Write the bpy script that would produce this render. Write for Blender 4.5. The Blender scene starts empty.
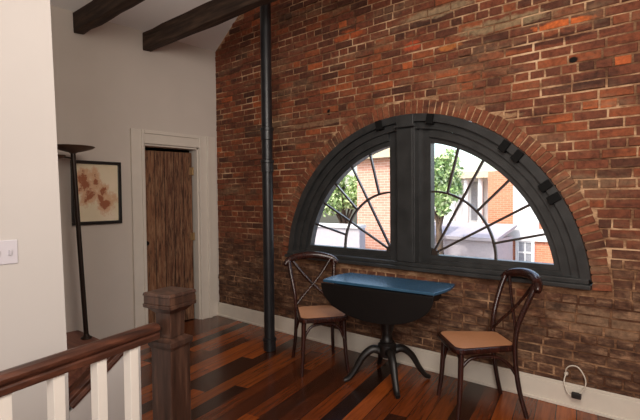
import bpy, bmesh, math, random
from mathutils import Vector, Matrix
random.seed(7)
sc = bpy.context.scene
col = sc.collection
PI = math.pi
R_ = math.radians

# ------------------------------------------------------------------ object helpers
def link(name, me, mat=None, parent=None):
    o = bpy.data.objects.new(name, me)
    col.objects.link(o)
    if mat is not None:
        me.materials.append(mat)
    if parent is not None:
        o.parent = parent
    return o

def obj(name, bm, mat=None, parent=None, smooth=None, bevel=0.0):
    bmesh.ops.recalc_face_normals(bm, faces=bm.faces)
    me = bpy.data.meshes.new(name)
    bm.to_mesh(me); bm.free()
    if smooth:
        for f in me.polygons: f.use_smooth = True
        me.set_sharp_from_angle(angle=R_(smooth))
    o = link(name, me, mat, parent)
    if bevel:
        m = o.modifiers.new('bevel', 'BEVEL'); m.width = bevel; m.segments = 2; m.limit_method = 'ANGLE'
    return o

def tag(o, label, cat, group=None, kind=None):
    o['label'] = label; o['category'] = cat
    if group: o['group'] = group
    if kind: o['kind'] = kind
    return o

def thing(name, label, cat, loc=(0, 0, 0), rz=0.0, group=None):
    o = bpy.data.objects.new(name, None); col.objects.link(o)
    o.empty_display_size = 0.1
    o.location = loc; o.rotation_euler = (0, 0, rz)
    return tag(o, label, cat, group)

def structure(o, label=None):
    o['kind'] = 'structure'
    if label: o['label'] = label
    return o

def dup(root, loc, rz, label):
    r = root.copy(); col.objects.link(r); r.location = loc; r.rotation_euler = (0, 0, rz); r['label'] = label
    for ch in list(root.children):
        c = ch.copy(); col.objects.link(c); c.parent = r
        for g in list(ch.children):
            d = g.copy(); col.objects.link(d); d.parent = c
    return r

# ------------------------------------------------------------------ mesh helpers
def box(bm, lo, hi, M=None):
    x0, y0, z0 = lo; x1, y1, z1 = hi
    vs = [bm.verts.new(Vector(c) if M is None else M @ Vector(c)) for c in
          ((x0,y0,z0),(x1,y0,z0),(x1,y1,z0),(x0,y1,z0),(x0,y0,z1),(x1,y0,z1),(x1,y1,z1),(x0,y1,z1))]
    for f in ((3,2,1,0),(4,5,6,7),(0,1,5,4),(1,2,6,5),(2,3,7,6),(3,0,4,7)):
        bm.faces.new([vs[i] for i in f])

def prism(bm, pts, d):
    """closed polygon pts (3D) extruded by vector d"""
    a = [bm.verts.new(Vector(q)) for q in pts]
    b = [bm.verts.new(Vector(q) + Vector(d)) for q in pts]
    n = len(a)
    bm.faces.new(a); bm.faces.new(b[::-1])
    for i in range(n):
        bm.faces.new((a[i], a[(i+1) % n], b[(i+1) % n], b[i]))

def spline(P, n=8):
    P = [Vector(q) for q in P]; out = []
    for i in range(len(P)-1):
        p0 = P[max(i-1, 0)]; p1 = P[i]; p2 = P[i+1]; p3 = P[min(i+2, len(P)-1)]
        for k in range(n):
            t = k/n
            out.append(0.5*((2*p1) + (p2-p0)*t + (2*p0-5*p1+4*p2-p3)*t*t + (3*p1-p0-3*p2+p3)*t**3))
    out.append(P[-1]); return out

def sweep(bm, pts, rad, seg=10, up=None, flat=1.0):
    """tube along pts; rad number or list; flat scales the section along the second axis"""
    pts = [Vector(q) for q in pts]; n = len(pts)
    rads = [rad]*n if isinstance(rad, (int, float)) else [rad[0] + (rad[-1]-rad[0])*i/(n-1) if len(rad) == 2 else rad[i] for i in range(n)]
    rings = []; a = None
    for i in range(n):
        t = (pts[min(i+1, n-1)] - pts[max(i-1, 0)]).normalized()
        if up is not None:
            b = Vector(up); b = (b - t*b.dot(t)).normalized(); a = b.cross(t)
        else:
            if a is None:
                a = t.orthogonal().normalized()
            a = (a - t*a.dot(t)).normalized(); b = t.cross(a)
        rings.append([bm.verts.new(pts[i] + rads[i]*(a*math.cos(2*PI*k/seg) + flat*b*math.sin(2*PI*k/seg))) for k in range(seg)])
    for i in range(n-1):
        for k in range(seg):
            bm.faces.new((rings[i][k], rings[i][(k+1) % seg], rings[i+1][(k+1) % seg], rings[i+1][k]))
    bm.faces.new(rings[0][::-1]); bm.faces.new(rings[-1])

def lathe(bm, prof, seg=32, M=None):
    rings = []
    for r, z in prof:
        ring = []
        for k in range(seg):
            q = Vector((max(r, 1e-4)*math.cos(2*PI*k/seg), max(r, 1e-4)*math.sin(2*PI*k/seg), z))
            ring.append(bm.verts.new(q if M is None else M @ q))
        rings.append(ring)
    for i in range(len(rings)-1):
        for k in range(seg):
            bm.faces.new((rings[i][k], rings[i][(k+1) % seg], rings[i+1][(k+1) % seg], rings[i+1][k]))
    bm.faces.new(rings[0][::-1]); bm.faces.new(rings[-1])

def ring_xz(bm, cx, cz, r0, r1, y0, y1, a0, a1, n=48, zmin=None):
    """arc band in the xz plane between radii r0 < r1, extruded from y0 to y1"""
    secs = []
    for i in range(n+1):
        row = []
        for r in (r0, r1):
            aa0, aa1 = a0, a1
            if zmin is not None:
                s = math.asin((zmin-cz)/r); aa0 = max(a0, s); aa1 = min(a1, PI-s)
            a = aa0 + (aa1-aa0)*i/n
            row.append((cx + r*math.cos(a), cz + r*math.sin(a)))
        (xa, za), (xb, zb) = row
        secs.append([bm.verts.new((xa, y0, za)), bm.verts.new((xb, y0, zb)), bm.verts.new((xb, y1, zb)), bm.verts.new((xa, y1, za))])
    for i in range(n):
        for k in range(4):
            bm.faces.new((secs[i][k], secs[i][(k+1) % 4], secs[i+1][(k+1) % 4], secs[i+1][k]))
    bm.faces.new(secs[0][::-1]); bm.faces.new(secs[-1])

# ------------------------------------------------------------------ material helpers
def hexc(r, g, b):
    f = lambda c: (c/255/12.92) if c/255 <= 0.04045 else ((c/255+0.055)/1.055)**2.4
    return (f(r), f(g), f(b), 1)

class NT:
    def __init__(s, name):
        s.m = bpy.data.materials.new(name); s.m.use_nodes = True
        s.t = s.m.node_tree; s.n = s.t.nodes; s.b = s.n['Principled BSDF']
    def add(s, typ, **kw):
        nd = s.n.new(typ)
        for k, v in kw.items():
            if hasattr(nd, k): setattr(nd, k, v)
        return nd
    def ln(s, a, b): s.t.links.new(a, b)
    def coord(s, what='Object'):
        return s.add('ShaderNodeTexCoord').outputs[what]
    def mapping(s, vec, scale=(1,1,1), rot=(0,0,0), loc=(0,0,0)):
        m = s.add('ShaderNodeMapping'); s.ln(vec, m.inputs['Vector'])
        m.inputs['Scale'].default_value = scale; m.inputs['Rotation'].default_value = rot; m.inputs['Location'].default_value = loc
        return m.outputs['Vector']
    def noise(s, vec, scale, detail=4, rough=0.55):
        nd = s.add('ShaderNodeTexNoise'); s.ln(vec, nd.inputs['Vector'])
        nd.inputs['Scale'].default_value = scale; nd.inputs['Detail'].default_value = detail; nd.inputs['Roughness'].default_value = rough
        return nd.outputs['Fac']
    def ramp(s, fac, stops, interp='LINEAR'):
        nd = s.add('ShaderNodeValToRGB'); s.ln(fac, nd.inputs['Fac']); cr = nd.color_ramp; cr.interpolation = interp
        while len(cr.elements) < len(stops): cr.elements.new(0.5)
        for e, (p, c) in zip(cr.elements, stops): e.position = p; e.color = c
        return nd.outputs['Color']
    def mix(s, fac, a, b, mode='MIX'):
        nd = s.add('ShaderNodeMix'); nd.data_type = 'RGBA'; nd.blend_type = mode
        for sock, v in ((nd.inputs[0], fac), (nd.inputs[6], a), (nd.inputs[7], b)):
            if hasattr(v, 'is_linked'): s.ln(v, sock)
            else: sock.default_value = v
        return nd.outputs[2]
    def math(s, op, a, b=0.0):
        nd = s.add('ShaderNodeMath'); nd.operation = op
        for sock, v in ((nd.inputs[0], a), (nd.inputs[1], b)):
            if hasattr(v, 'is_linked'): s.ln(v, sock)
            else: sock.default_value = v
        return nd.outputs[0]
    def bump(s, h, strength=0.3, dist=0.01):
        nd = s.add('ShaderNodeBump'); s.ln(h, nd.inputs['Height'])
        nd.inputs['Strength'].default_value = strength; nd.inputs['Distance'].default_value = dist
        s.ln(nd.outputs['Normal'], s.b.inputs['Normal'])
    def col(s, c):
        if hasattr(c, 'is_linked'): s.ln(c, s.b.inputs['Base Color'])
        else: s.b.inputs['Base Color'].default_value = c
    def set(s, rough=0.5, metal=0.0, spec=0.5):
        s.b.inputs['Roughness'].default_value = rough; s.b.inputs['Metallic'].default_value = metal
        s.b.inputs['Specular IOR Level'].default_value = spec

def simple(name, c, rough=0.5, metal=0.0, spec=0.5, var=0.12, scale=12, bump=0.0):
    n = NT(name); v = n.coord()
    f = n.noise(v, scale)
    d = tuple(x*(1-var) for x in c[:3]) + (1,); l = tuple(min(1, x*(1+var)) for x in c[:3]) + (1,)
    n.col(n.ramp(f, [(0.3, d), (0.7, l)])); n.set(rough, metal, spec)
    if bump: n.bump(f, bump, 0.004)
    return n.m

def wood(name, dark, mid, light, axis='z', scale=1.0, rough=0.4, bump=0.15, spec=0.5):
    n = NT(name); v = n.coord()
    sc_ = {'x': (1.2, 14, 14), 'y': (14, 1.2, 14), 'z': (14, 14, 1.2)}[axis]
    f = n.noise(n.mapping(v, tuple(x*scale for x in sc_)), 2.2, 6, 0.6)
    n.col(n.ramp(f, [(0.3, dark), (0.5, mid), (0.72, light)])); n.set(rough, 0, spec); n.bump(f, bump, 0.003)
    return n.m

# plaster
M_plaster = simple('warm_white_plaster', hexc(205, 194, 184), 0.85, spec=0.2, var=0.025, scale=2.5, bump=0.02)
M_plaster_near = simple('bright_white_plaster', hexc(200, 193, 188), 0.8, spec=0.2, var=0.02, scale=2.0, bump=0.02)
M_ceiling = simple('ceiling_paint', hexc(232, 226, 222), 0.9, spec=0.2, var=0.02, scale=2)
M_trim = simple('painted_trim', hexc(216, 206, 194), 0.5, var=0.03, scale=6)
M_base = simple('painted_baseboard', hexc(214, 204, 190), 0.5, var=0.04, scale=8)
M_black = simple('black_painted_frame', hexc(50, 50, 50), 0.36, var=0.25, scale=9, bump=0.05)
M_blackd = simple('dark_recess_block', hexc(13, 12, 12), 0.8, spec=0.2)
M_muntin = simple('dark_bronze_muntin', hexc(52, 42, 36), 0.4)
M_iron = simple('black_cast_iron', hexc(34, 33, 35), 0.38, metal=0.2, var=0.25, scale=14, bump=0.15)
M_mahog = wood('mahogany_chair_wood', hexc(30, 14, 11), hexc(46, 22, 17), hexc(66, 31, 23), 'z', 1.0, 0.26)
M_tabledark = wood('dark_table_wood', hexc(12, 9, 8), hexc(18, 13, 11), hexc(26, 18, 14), 'x', 1.0, 0.45)
M_tabletop = simple('blue_table_top', hexc(50, 84, 110), 0.24, var=0.12, scale=4)  # blue base colour, slightly mottled, over the whole top
M_leaf_edge = simple('black_table_leaf', hexc(17, 13, 12), 0.5, spec=0.3)
M_beam = wood('old_dark_beam', hexc(40, 30, 24), hexc(66, 50, 40), hexc(98, 76, 60), 'x', 0.9, 0.75, 0.4, 0.3)
M_rail = wood('handrail_brown_wood', hexc(44, 25, 19), hexc(70, 40, 29), hexc(104, 62, 45), 'y', 1.0, 0.35)
M_newel = wood('newel_brown_wood', hexc(40, 26, 20), hexc(62, 41, 32), hexc(94, 66, 52), 'z', 1.2, 0.35)
M_bal = simple('white_baluster_paint', hexc(232, 224, 214), 0.45, var=0.02)
M_step = wood('stair_step_wood', hexc(96, 60, 48), hexc(124, 78, 62), hexc(146, 98, 78), 'x', 0.8, 0.5)
M_lamp = simple('bronze_lamp_metal', hexc(52, 40, 34), 0.42, metal=0.5)
M_lampshade = simple('brown_lamp_shade', hexc(88, 62, 48), 0.6)
M_switch = simple('switch_plastic', hexc(206, 200, 206), 0.4, var=0.01)
M_brass = simple('aged_brass', hexc(170, 140, 100), 0.4, metal=0.7)
M_cable = simple('white_cable_plastic', hexc(215, 205, 190), 0.5, var=0.02)
M_plug = simple('black_plug_plastic', hexc(34, 30, 28), 0.5)
M_picframe = simple('black_picture_frame', hexc(26, 22, 20), 0.35)
M_leafgreen = None

# cane seat
def mk_cane():
    n = NT('woven_cane_seat'); v = n.coord()
    def bars(axis):
        sx = n.add('ShaderNodeSeparateXYZ'); n.ln(v, sx.inputs[0])
        return n.math('SINE', n.math('MULTIPLY', sx.outputs[axis], 420.0))
    w = n.math('MULTIPLY', bars(0), bars(1))
    f = n.math('MULTIPLY_ADD', w, 0.5); n.n[-1]
    nd = f.node; nd.inputs[2].default_value = 0.5
    f2 = n.noise(v, 9)
    c1 = n.ramp(f, [(0.1, hexc(158, 106, 74)), (0.8, hexc(202, 146, 104))])
    n.col(n.mix(n.math('MULTIPLY', f2, 0.5), c1, hexc(182, 122, 86))); n.set(0.5); n.bump(f, 0.25, 0.002)
    return n.m
M_cane = mk_cane()

# brick: every brick is its own island
def mk_brick(name, ring=False):
    n = NT(name); v = n.coord()
    isl = n.add('ShaderNodeNewGeometry').outputs['Random Per Island']
    if ring:
        base = n.ramp(isl, [(0.0, hexc(102, 60, 44)), (0.35, hexc(136, 78, 54)), (0.7, hexc(118, 68, 48)), (1.0, hexc(156, 96, 68))])
    else:
        base = n.ramp(isl, [(0.0, hexc(84, 52, 40)), (0.14, hexc(106, 62, 46)), (0.38, hexc(126, 70, 49)), (0.6, hexc(114, 66, 48)),
                            (0.82, hexc(138, 76, 50)), (0.96, hexc(148, 82, 52)), (1.0, hexc(186, 96, 54))])
    # soot, lime and old paint in horizontal smears
    sm = n.noise(n.mapping(v, (0.8, 1, 3.2)), 1.7, 6, 0.62)
    c = n.mix(n.ramp(sm, [(0.52, (0, 0, 0, 1)), (0.66, (0.7, 0.7, 0.7, 1))]), base, hexc(124, 102, 80))
    sm2 = n.noise(n.mapping(v, (0.9, 1, 3.0), loc=(5, 3, 9)), 2.3, 5, 0.6)
    c = n.mix(n.ramp(sm2, [(0.54, (0, 0, 0, 1)), (0.68, (0.8, 0.8, 0.8, 1))]), c, hexc(62, 42, 36))
    # lower courses keep a coat of brown lime wash
    sx = n.add('ShaderNodeSeparateXYZ'); n.ln(v, sx.inputs[0])
    zz = n.math('ADD', sx.outputs[2], n.math('MULTIPLY', n.noise(n.mapping(v, (0.8, 1, 1.5)), 1.5, 4), 1.2))
    low = n.ramp(n.math('MULTIPLY', zz, 0.5), [(0.62, (0.9, 0.9, 0.9, 1)), (0.95, (0, 0, 0, 1))])
    if not ring:
        c = n.mix(low, c, n.ramp(n.noise(n.mapping(v, (2, 1, 6)), 3, 6, 0.65), [(0.36, hexc(58, 42, 34)), (0.52, hexc(98, 72, 56)), (0.66, hexc(160, 126, 98))]))
    # shaped patches of old limewash, paint and soot; black spots paint in hole shade
    if not ring:
        wob = n.noise(n.mapping(v, (5, 1, 12)), 1.5, 5, 0.65)
        for (px, pz, rx, rz, cc, am) in ((3.55, 2.80, 0.42, 0.055, hexc(150, 128, 98), 0.85), (3.02, 3.03, 0.40, 0.05, hexc(158, 134, 104), 0.8), (3.97, 2.695, 0.26, 0.035, hexc(206, 106, 54), 0.9),
                                     (2.12, 3.06, 0.20, 0.06, hexc(178, 88, 48), 0.8), (2.80, 2.80, 0.10, 0.05, hexc(190, 84, 52), 0.85), (3.12, 2.72, 0.12, 0.035, hexc(184, 112, 58), 0.8), (3.9, 2.60, 0.45, 0.04, hexc(70, 42, 34), 0.8),
                                     (4.04, 2.432, 0.035, 0.026, hexc(20, 13, 11), 1.0), (1.85, 2.35, 0.03, 0.035, hexc(20, 13, 11), 1.0), (3.45, 2.10, 0.30, 0.03, hexc(178, 142, 106), 0.7), (1.7, 2.25, 0.55, 0.03, hexc(150, 118, 90), 0.6), (4.3, 0.62, 0.5, 0.10, hexc(150, 118, 92), 0.6)):
            a = n.math('POWER', n.math('ABSOLUTE', n.math('DIVIDE', n.math('SUBTRACT', sx.outputs[0], px), rx)), 2.0)
            b = n.math('POWER', n.math('ABSOLUTE', n.math('DIVIDE', n.math('SUBTRACT', n.math('ADD', sx.outputs[2], n.math('MULTIPLY', sx.outputs[0], 0.0)), pz), rz)), 2.0)
            ff = n.math('ADD', n.math('SUBTRACT', 1.0, n.math('SQRT', n.math('ADD', a, b))), n.math('MULTIPLY', n.math('SUBTRACT', wob, 0.5), 1.6 if rx > 0.05 else 0.3))
            c = n.mix(n.ramp(ff, [(0.05, (0, 0, 0, 1)), (0.35, (am, am, am, 1))]), c, cc)
    # fine grain
    g = n.noise(v, 26, 6, 0.7)
    c = n.mix(1.0, c, n.ramp(g, [(0.28, (0.5, 0.5, 0.5, 1)), (0.52, (0.95, 0.95, 0.95, 1)), (0.75, (1.35, 1.28, 1.2, 1))]), 'MULTIPLY')
    n.col(c); n.set(0.85, 0, 0.25); n.bump(g, 0.5, 0.008)
    return n.m
M_brick = mk_brick('old_red_brick')
M_brickring = mk_brick('arch_brick', True)
def mk_mortar():
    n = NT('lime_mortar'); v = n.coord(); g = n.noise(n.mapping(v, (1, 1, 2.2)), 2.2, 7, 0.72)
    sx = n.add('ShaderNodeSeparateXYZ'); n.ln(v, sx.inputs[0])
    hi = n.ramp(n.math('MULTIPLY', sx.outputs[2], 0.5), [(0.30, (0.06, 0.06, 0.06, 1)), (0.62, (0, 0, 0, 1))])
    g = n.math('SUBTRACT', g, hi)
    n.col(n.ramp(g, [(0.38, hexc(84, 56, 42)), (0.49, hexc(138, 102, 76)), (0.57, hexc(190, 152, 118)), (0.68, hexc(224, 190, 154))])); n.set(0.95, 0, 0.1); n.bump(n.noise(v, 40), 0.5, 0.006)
    return n.m
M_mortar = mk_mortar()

# floor boards
PLANK_ANG = R_(101.0)
def mk_floor():
    n = NT('dark_varnished_floor_boards'); v = n.coord()
    r = n.mapping(v, (1, 1, 1), (0, 0, -PLANK_ANG))
    sx = n.add('ShaderNodeSeparateXYZ'); n.ln(r, sx.inputs[0])
    along, across = sx.outputs[0], sx.outputs[1]
    q = n.math('DIVIDE', across, 0.125)
    row = n.math('FLOOR', q)
    wn = n.add('ShaderNodeTexWhiteNoise'); wn.noise_dimensions = '1D'; n.ln(row, wn.inputs['W'])
    q2 = n.math('ADD', n.math('DIVIDE', along, 1.9), n.math('MULTIPLY', wn.outputs['Value'], 7.0))
    colm = n.math('FLOOR', q2)
    cv = n.add('ShaderNodeCombineXYZ'); n.ln(row, cv.inputs[0]); n.ln(colm, cv.inputs[1])
    wn2 = n.add('ShaderNodeTexWhiteNoise'); wn2.noise_dimensions = '2D'; n.ln(cv.outputs[0], wn2.inputs['Vector'])
    rnd = wn2.outputs['Value']
    base = n.ramp(rnd, [(0.0, hexc(36, 20, 13)), (0.25, hexc(70, 34, 18)), (0.5, hexc(124, 60, 24)), (0.78, hexc(166, 86, 34)), (1.0, hexc(48, 25, 16))])
    gr = n.noise(n.mapping(r, (1.1, 16, 16)), 2.4, 6, 0.62)
    c = n.mix(1.0, base, n.ramp(gr, [(0.3, (0.5, 0.45, 0.42, 1)), (0.6, (1.1, 1.05, 1, 1)), (0.8, (1.35, 1.25, 1.15, 1))]), 'MULTIPLY')
    fr = n.math('FRACT', q)
    gap = n.math('LESS_THAN', n.math('ABSOLUTE', n.math('SUBTRACT', fr, 0.5)), 0.478)
    c = n.mix(gap, hexc(22, 11, 8), c)
    n.col(c); n.set(0.27, 0, 0.42)
    n.b.inputs['Coat Weight'].default_value = 0.15; n.b.inputs['Coat Roughness'].default_value = 0.15
    h = n.math('ADD', n.math('MULTIPLY', gap, 0.6), n.math('MULTIPLY', gr, 0.3))
    n.bump(h, 0.25, 0.004)
    return n.m
M_floor = mk_floor()

# plank door
def mk_door():
    n = NT('worn_plank_door'); v = n.coord()
    sx = n.add('ShaderNodeSeparateXYZ'); n.ln(v, sx.inputs[0])
    q = n.math('DIVIDE', sx.outputs[1], 0.115); row = n.math('FLOOR', q)
    wn = n.add('ShaderNodeTexWhiteNoise'); wn.noise_dimensions = '1D'; n.ln(row, wn.inputs['W'])
    base = n.ramp(wn.outputs['Value'], [(0, hexc(96, 60, 42)), (0.5, hexc(128, 86, 60)), (1, hexc(110, 68, 46))])
    g = n.noise(n.mapping(v, (8, 22, 2.0)), 2.0, 7, 0.68)
    c = n.mix(n.ramp(g, [(0.45, (0, 0, 0, 1)), (0.66, (0.8, 0.8, 0.8, 1))]), base, hexc(158, 122, 92))
    g2 = n.noise(n.mapping(v, (8, 26, 3.0), loc=(3, 1, 2)), 2.2, 6, 0.65)
    c = n.mix(n.ramp(g2, [(0.5, (0, 0, 0, 1)), (0.64, (0.85, 0.85, 0.85, 1))]), c, hexc(52, 32, 24))
    gap = n.math('LESS_THAN', n.math('ABSOLUTE', n.math('SUBTRACT', n.math('FRACT', q), 0.5)), 0.47)
    c = n.mix(gap, hexc(26, 15, 11), c)
    n.col(c); n.set(0.7, 0, 0.3); n.bump(g, 0.4, 0.006)
    return n.m
M_door = mk_door()

# abstract print: brown ink blots on cream paper
def mk_art():
    n = NT('cream_paper_with_brown_ink_blots'); v = n.coord()
    # object space centred on the sheet: y across, z up
    sx = n.add('ShaderNodeSeparateXYZ'); n.ln(v, sx.inputs[0])
    dist = n.noise(n.mapping(v, (1, 6, 6)), 1.6, 6, 0.7)
    y, z = sx.outputs[1], sx.outputs[2]
    def blot(cy, cz, ry, rz):
        a = n.math('POWER', n.math('ABSOLUTE', n.math('DIVIDE', n.math('SUBTRACT', y, cy), ry)), 2.0)
        b = n.math('POWER', n.math('ABSOLUTE', n.math('DIVIDE', n.math('SUBTRACT', z, cz), rz)), 2.0)
        return n.math('SUBTRACT', 1.15, n.math('SQRT', n.math('ADD', a, b)))
    blots = [blot(-.12, .10, .10, .15), blot(-.02, .12, .07, .12), blot(.10, -.10, .10, .10), blot(.05, -.02, .06, .12), blot(-.09, -.04, .09, .09)]
    m = blots[0]
    for b in blots[1:]: m = n.math('MAXIMUM', m, b)
    f = n.math('ADD', m, n.math('MULTIPLY', n.math('SUBTRACT', dist, 0.45), 3.2))
    paper = n.ramp(n.noise(v, 5), [(0.3, hexc(228, 212, 180)), (0.7, hexc(238, 220, 194))])
    c = n.mix(n.ramp(f, [(0.1, (0, 0, 0, 1)), (0.5, (0.6, 0.6, 0.6, 1))]), paper, hexc(206, 140, 92))
    c = n.mix(n.ramp(f, [(0.72, (0, 0, 0, 1)), (0.95, (0.85, 0.85, 0.85, 1))]), c, hexc(152, 76, 42))
    c = n.mix(n.ramp(f, [(1.15, (0, 0, 0, 1)), (1.4, (0.9, 0.9, 0.9, 1))]), c, hexc(104, 50, 34))
    n.col(c); n.set(0.35)
    return n.m
M_art = mk_art()

def mk_glass():
    n = NT('window_glass'); t = n.t
    tr = n.add('ShaderNodeBsdfTransparent'); gl = n.add('ShaderNodeBsdfGlossy'); gl.inputs['Roughness'].default_value = 0.02
    fr = n.add('ShaderNodeFresnel'); fr.inputs['IOR'].default_value = 1.35
    mx = n.add('ShaderNodeMixShader')
    n.ln(fr.outputs[0], mx.inputs[0]); n.ln(tr.outputs[0], mx.inputs[1]); n.ln(gl.outputs[0], mx.inputs[2])
    n.ln(mx.outputs[0], n.n['Material Output'].inputs['Surface'])
    return n.m
M_glass = mk_glass()

# ------------------------------------------------------------------ setting: room shell
EAVE, SLOPE, RIDGE_X = 3.34, 0.72, 4.2
ROOM_X, ROOM_Y = 8.0, -6.2
def roof_z(x):
    return EAVE + SLOPE*x if x < RIDGE_X else EAVE + SLOPE*(2*RIDGE_X - x)

# rail line on the floor plane (handrail axis)
RA = Vector((2.91, -2.555)); RB = Vector((3.054, -3.151)); RD = (RB-RA).normalized()
def rail_at(s): return RA + RD*s

WELL_X = 2.20
wy0 = -2.42
pA = rail_at(-0.13) + Vector((-0.055, 0)); pB = rail_at((-6.2+2.555)/RD.y) + Vector((-0.055, 0))
bm = bmesh.new()
prism(bm, [(-0.3, 0.0, 0), (-0.3, -6.5, 0), (WELL_X, -6.5, 0), (WELL_X, wy0, 0), (pA.x, wy0, 0), (pB.x, -6.5, 0), (8.3, -6.5, 0), (8.3, 0.0, 0)], (0, 0, -0.25))
structure(obj('floor', bm, M_floor), 'dark varnished wooden board floor')

# brick wall: mortar core with arched opening, then bricks
CX, CZ, RO = 2.72, 0.765, 1.455
SILL = 0.85
a0 = math.asin((SILL-CZ)/RO)
WT = 0.36
bm = bmesh.new()
def colq(xa, xb, za, zb, ta, tb):
    prism(bm, [(xa, 0, za), (xb, 0, zb), (xb, 0, tb), (xa, 0, ta)], (0, WT, 0))
N = 56
xs = [CX - RO*math.cos(a0 + (PI-2*a0)*i/N) for i in range(N+1)]
zs = [CZ + RO*math.sin(a0 + (PI-2*a0)*i/N) for i in range(N+1)]
T = lambda x: roof_z(x) + 0.05
colq(-0.3, xs[0], -0.25, -0.25, T(0), T(xs[0]))
for i in range(N):
    xa, xb = xs[i], xs[i+1]
    colq(xa, xb, zs[i], zs[i+1], T(xa), T(xb))
    colq(xa, xb, -0.25, -0.25, SILL, SILL)
colq(xs[-1], RIDGE_X, -0.25, -0.25, T(xs[-1]), T(RIDGE_X))
colq(RIDGE_X, ROOM_X+0.3, -0.25, -0.25, T(RIDGE_X), T(ROOM_X))
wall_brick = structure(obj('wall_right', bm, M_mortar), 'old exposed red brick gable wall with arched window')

def bricks():
    V = []; F = []
    H, L, J = 0.067, 0.205, 0.0105
    rows = int(6.4/H)
    RC = RO + 0.118
    for r in range(rows):
        z0 = r*H; z1 = z0 + H - J
        header = (r % 4 == 3)
        l = 0.105 if header else L
        x = -random.uniform(0, l)*(1 if r % 2 else 0.5) - 0.02
        while x < ROOM_X:
            x0 = max(x, 0.005); x1 = x + l - J
            x += l
            if x1 - x0 < 0.02: continue
            zm = (z0+z1)/2
            zt = roof_z((x0+x1)/2)
            if z1 > zt: continue
            segs = [(x0, x1)]
            # cut by arch ring / opening
            dz = zm - CZ
            if z1 > SILL and abs(dz) < RC:
                if zm < SILL + 0.02: half = math.sqrt(max(RC*RC - (SILL-CZ)**2, 0)); 
                else: half = math.sqrt(RC*RC - dz*dz)
                c0, c1 = CX-half, CX+half
                ns = []
                if x0 < c0: ns.append((x0, min(x1, c0)))
                if x1 > c1: ns.append((max(x0, c1), x1))
                segs = ns
            for (s0, s1) in segs:
                if s1-s0 < 0.018: continue
                b = len(V); e = 0.0075
                zz1 = z1
                jit = lambda: random.uniform(-1, 1)
                d = -0.007 + 0.0035*jit() - (0.008 if random.random() < 0.06 else 0)
                tilt = 0.0016*jit(); tz = 0.002*jit()
                ex = [random.uniform(0, e) for _ in range(4)]; ez = [random.uniform(0, e)*0.8 for _ in range(4)]
                fr = [(s0+ex[0], z0+ez[0]), (s1-ex[1], z0+ez[1]), (s1-ex[2], zz1-ez[2]), (s0+ex[3], zz1-ez[3])]
                bk = [(s0, z0-0.001), (s1, z0-0.001), (s1, zz1+0.001), (s0, zz1+0.001)]
                for k, (a, c) in enumerate(fr):
                    V.append((a, d + tilt*(1 if k in (1, 2) else -1) + tz*(1 if k > 1 else -1), c))
                for (a, c) in bk: V.append((a, 0.004, c))
                F.append((b, b+1, b+2, b+3))
                for k in range(4):
                    k2 = (k+1) % 4
                    F.append((b+k2, b+k, b+4+k, b+4+k2))
    me = bpy.data.meshes.new('bricks'); me.from_pydata(V, [], F); me.update()
    return me
o = link('brick_courses', bricks(), M_brick, wall_brick)
# arch ring of header bricks on edge
bm = bmesh.new()
nb = 82
for i in range(nb):
    am = a0*0.2 + (PI-0.4*a0)*(i+0.5)/nb; da = (PI-0.4*a0)/nb
    ra, rb = RO-0.004, RO + 0.108 + random.uniform(-0.006, 0.008)
    w = da*0.5*0.76
    d = -0.011 + random.uniform(-0.004, 0.004)
    pts = []
    for (r, s) in ((ra, -1), (rb, -1), (rb, 1), (ra, 1)):
        a = am + s*w*(1 if r == ra else 0.98) + random.uniform(-0.0015, 0.0015)
        pts.append((CX + r*math.cos(a), d, CZ + r*math.sin(a)))
    if min(q[2] for q in pts) < SILL - 0.03: continue
    prism(bm, pts, (0, 0.12, 0))
obj('brick_arch', bm, M_brickring, wall_brick)

# back wall with doorway (plane x = 0)
DY0, DY1, DH = -0.995, -0.282, 2.11
bm = bmesh.new()
box(bm, (-0.16, -6.4, -0.25), (0, DY0, 3.6)); box(bm, (-0.16, DY1, -0.25), (0, 0.0, 3.6)); box(bm, (-0.16, DY0, DH), (0, DY1, 3.6))
structure(obj('wall_back', bm, M_plaster), 'warm white plaster wall with the doorway')
# other walls
bm = bmesh.new()
zt = 4.9
prism(bm, [(WELL_X, -2.632, -2.6), (WELL_X, -6.2, -2.6), (WELL_X, -6.2, zt), (WELL_X, -2.70, zt), (WELL_X, -2.674, 2.52), (WELL_X, -2.634, 0.62)], (-0.12, 0, 0))
structure(obj('wall_left', bm, M_plaster_near), 'near white plaster wall with the light switch')
bm = bmesh.new(); box(bm, (ROOM_X, -6.4, -0.25), (ROOM_X+0.2, 0.0, 3.8)); structure(obj('wall_far', bm, M_plaster))
bm = bmesh.new(); prism(bm, [(-0.3, ROOM_Y-0.3, -2.8), (ROOM_X+0.3, ROOM_Y-0.3, -2.8), (ROOM_X+0.3, ROOM_Y-0.3, 3.5), (RIDGE_X, ROOM_Y-0.3, roof_z(RIDGE_X)+0.1), (-0.3, ROOM_Y-0.3, 3.4)], (0, 0.3, 0)); structure(obj('wall_front', bm, M_plaster))
# sloping ceiling
bm = bmesh.new()
z0_, zr = roof_z(-0.35), roof_z(RIDGE_X)
prism(bm, [(-0.35, ROOM_Y-0.4, z0_), (RIDGE_X, ROOM_Y-0.4, zr), (2*RIDGE_X+0.35, ROOM_Y-0.4, z0_), (2*RIDGE_X+0.35, ROOM_Y-0.4, z0_+0.2), (RIDGE_X, ROOM_Y-0.4, zr+0.2), (-0.35, ROOM_Y-0.4, z0_+0.2)], (0, -ROOM_Y+0.4, 0))
structure(obj('ceiling', bm, M_ceiling), 'white sloping ceiling')

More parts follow.
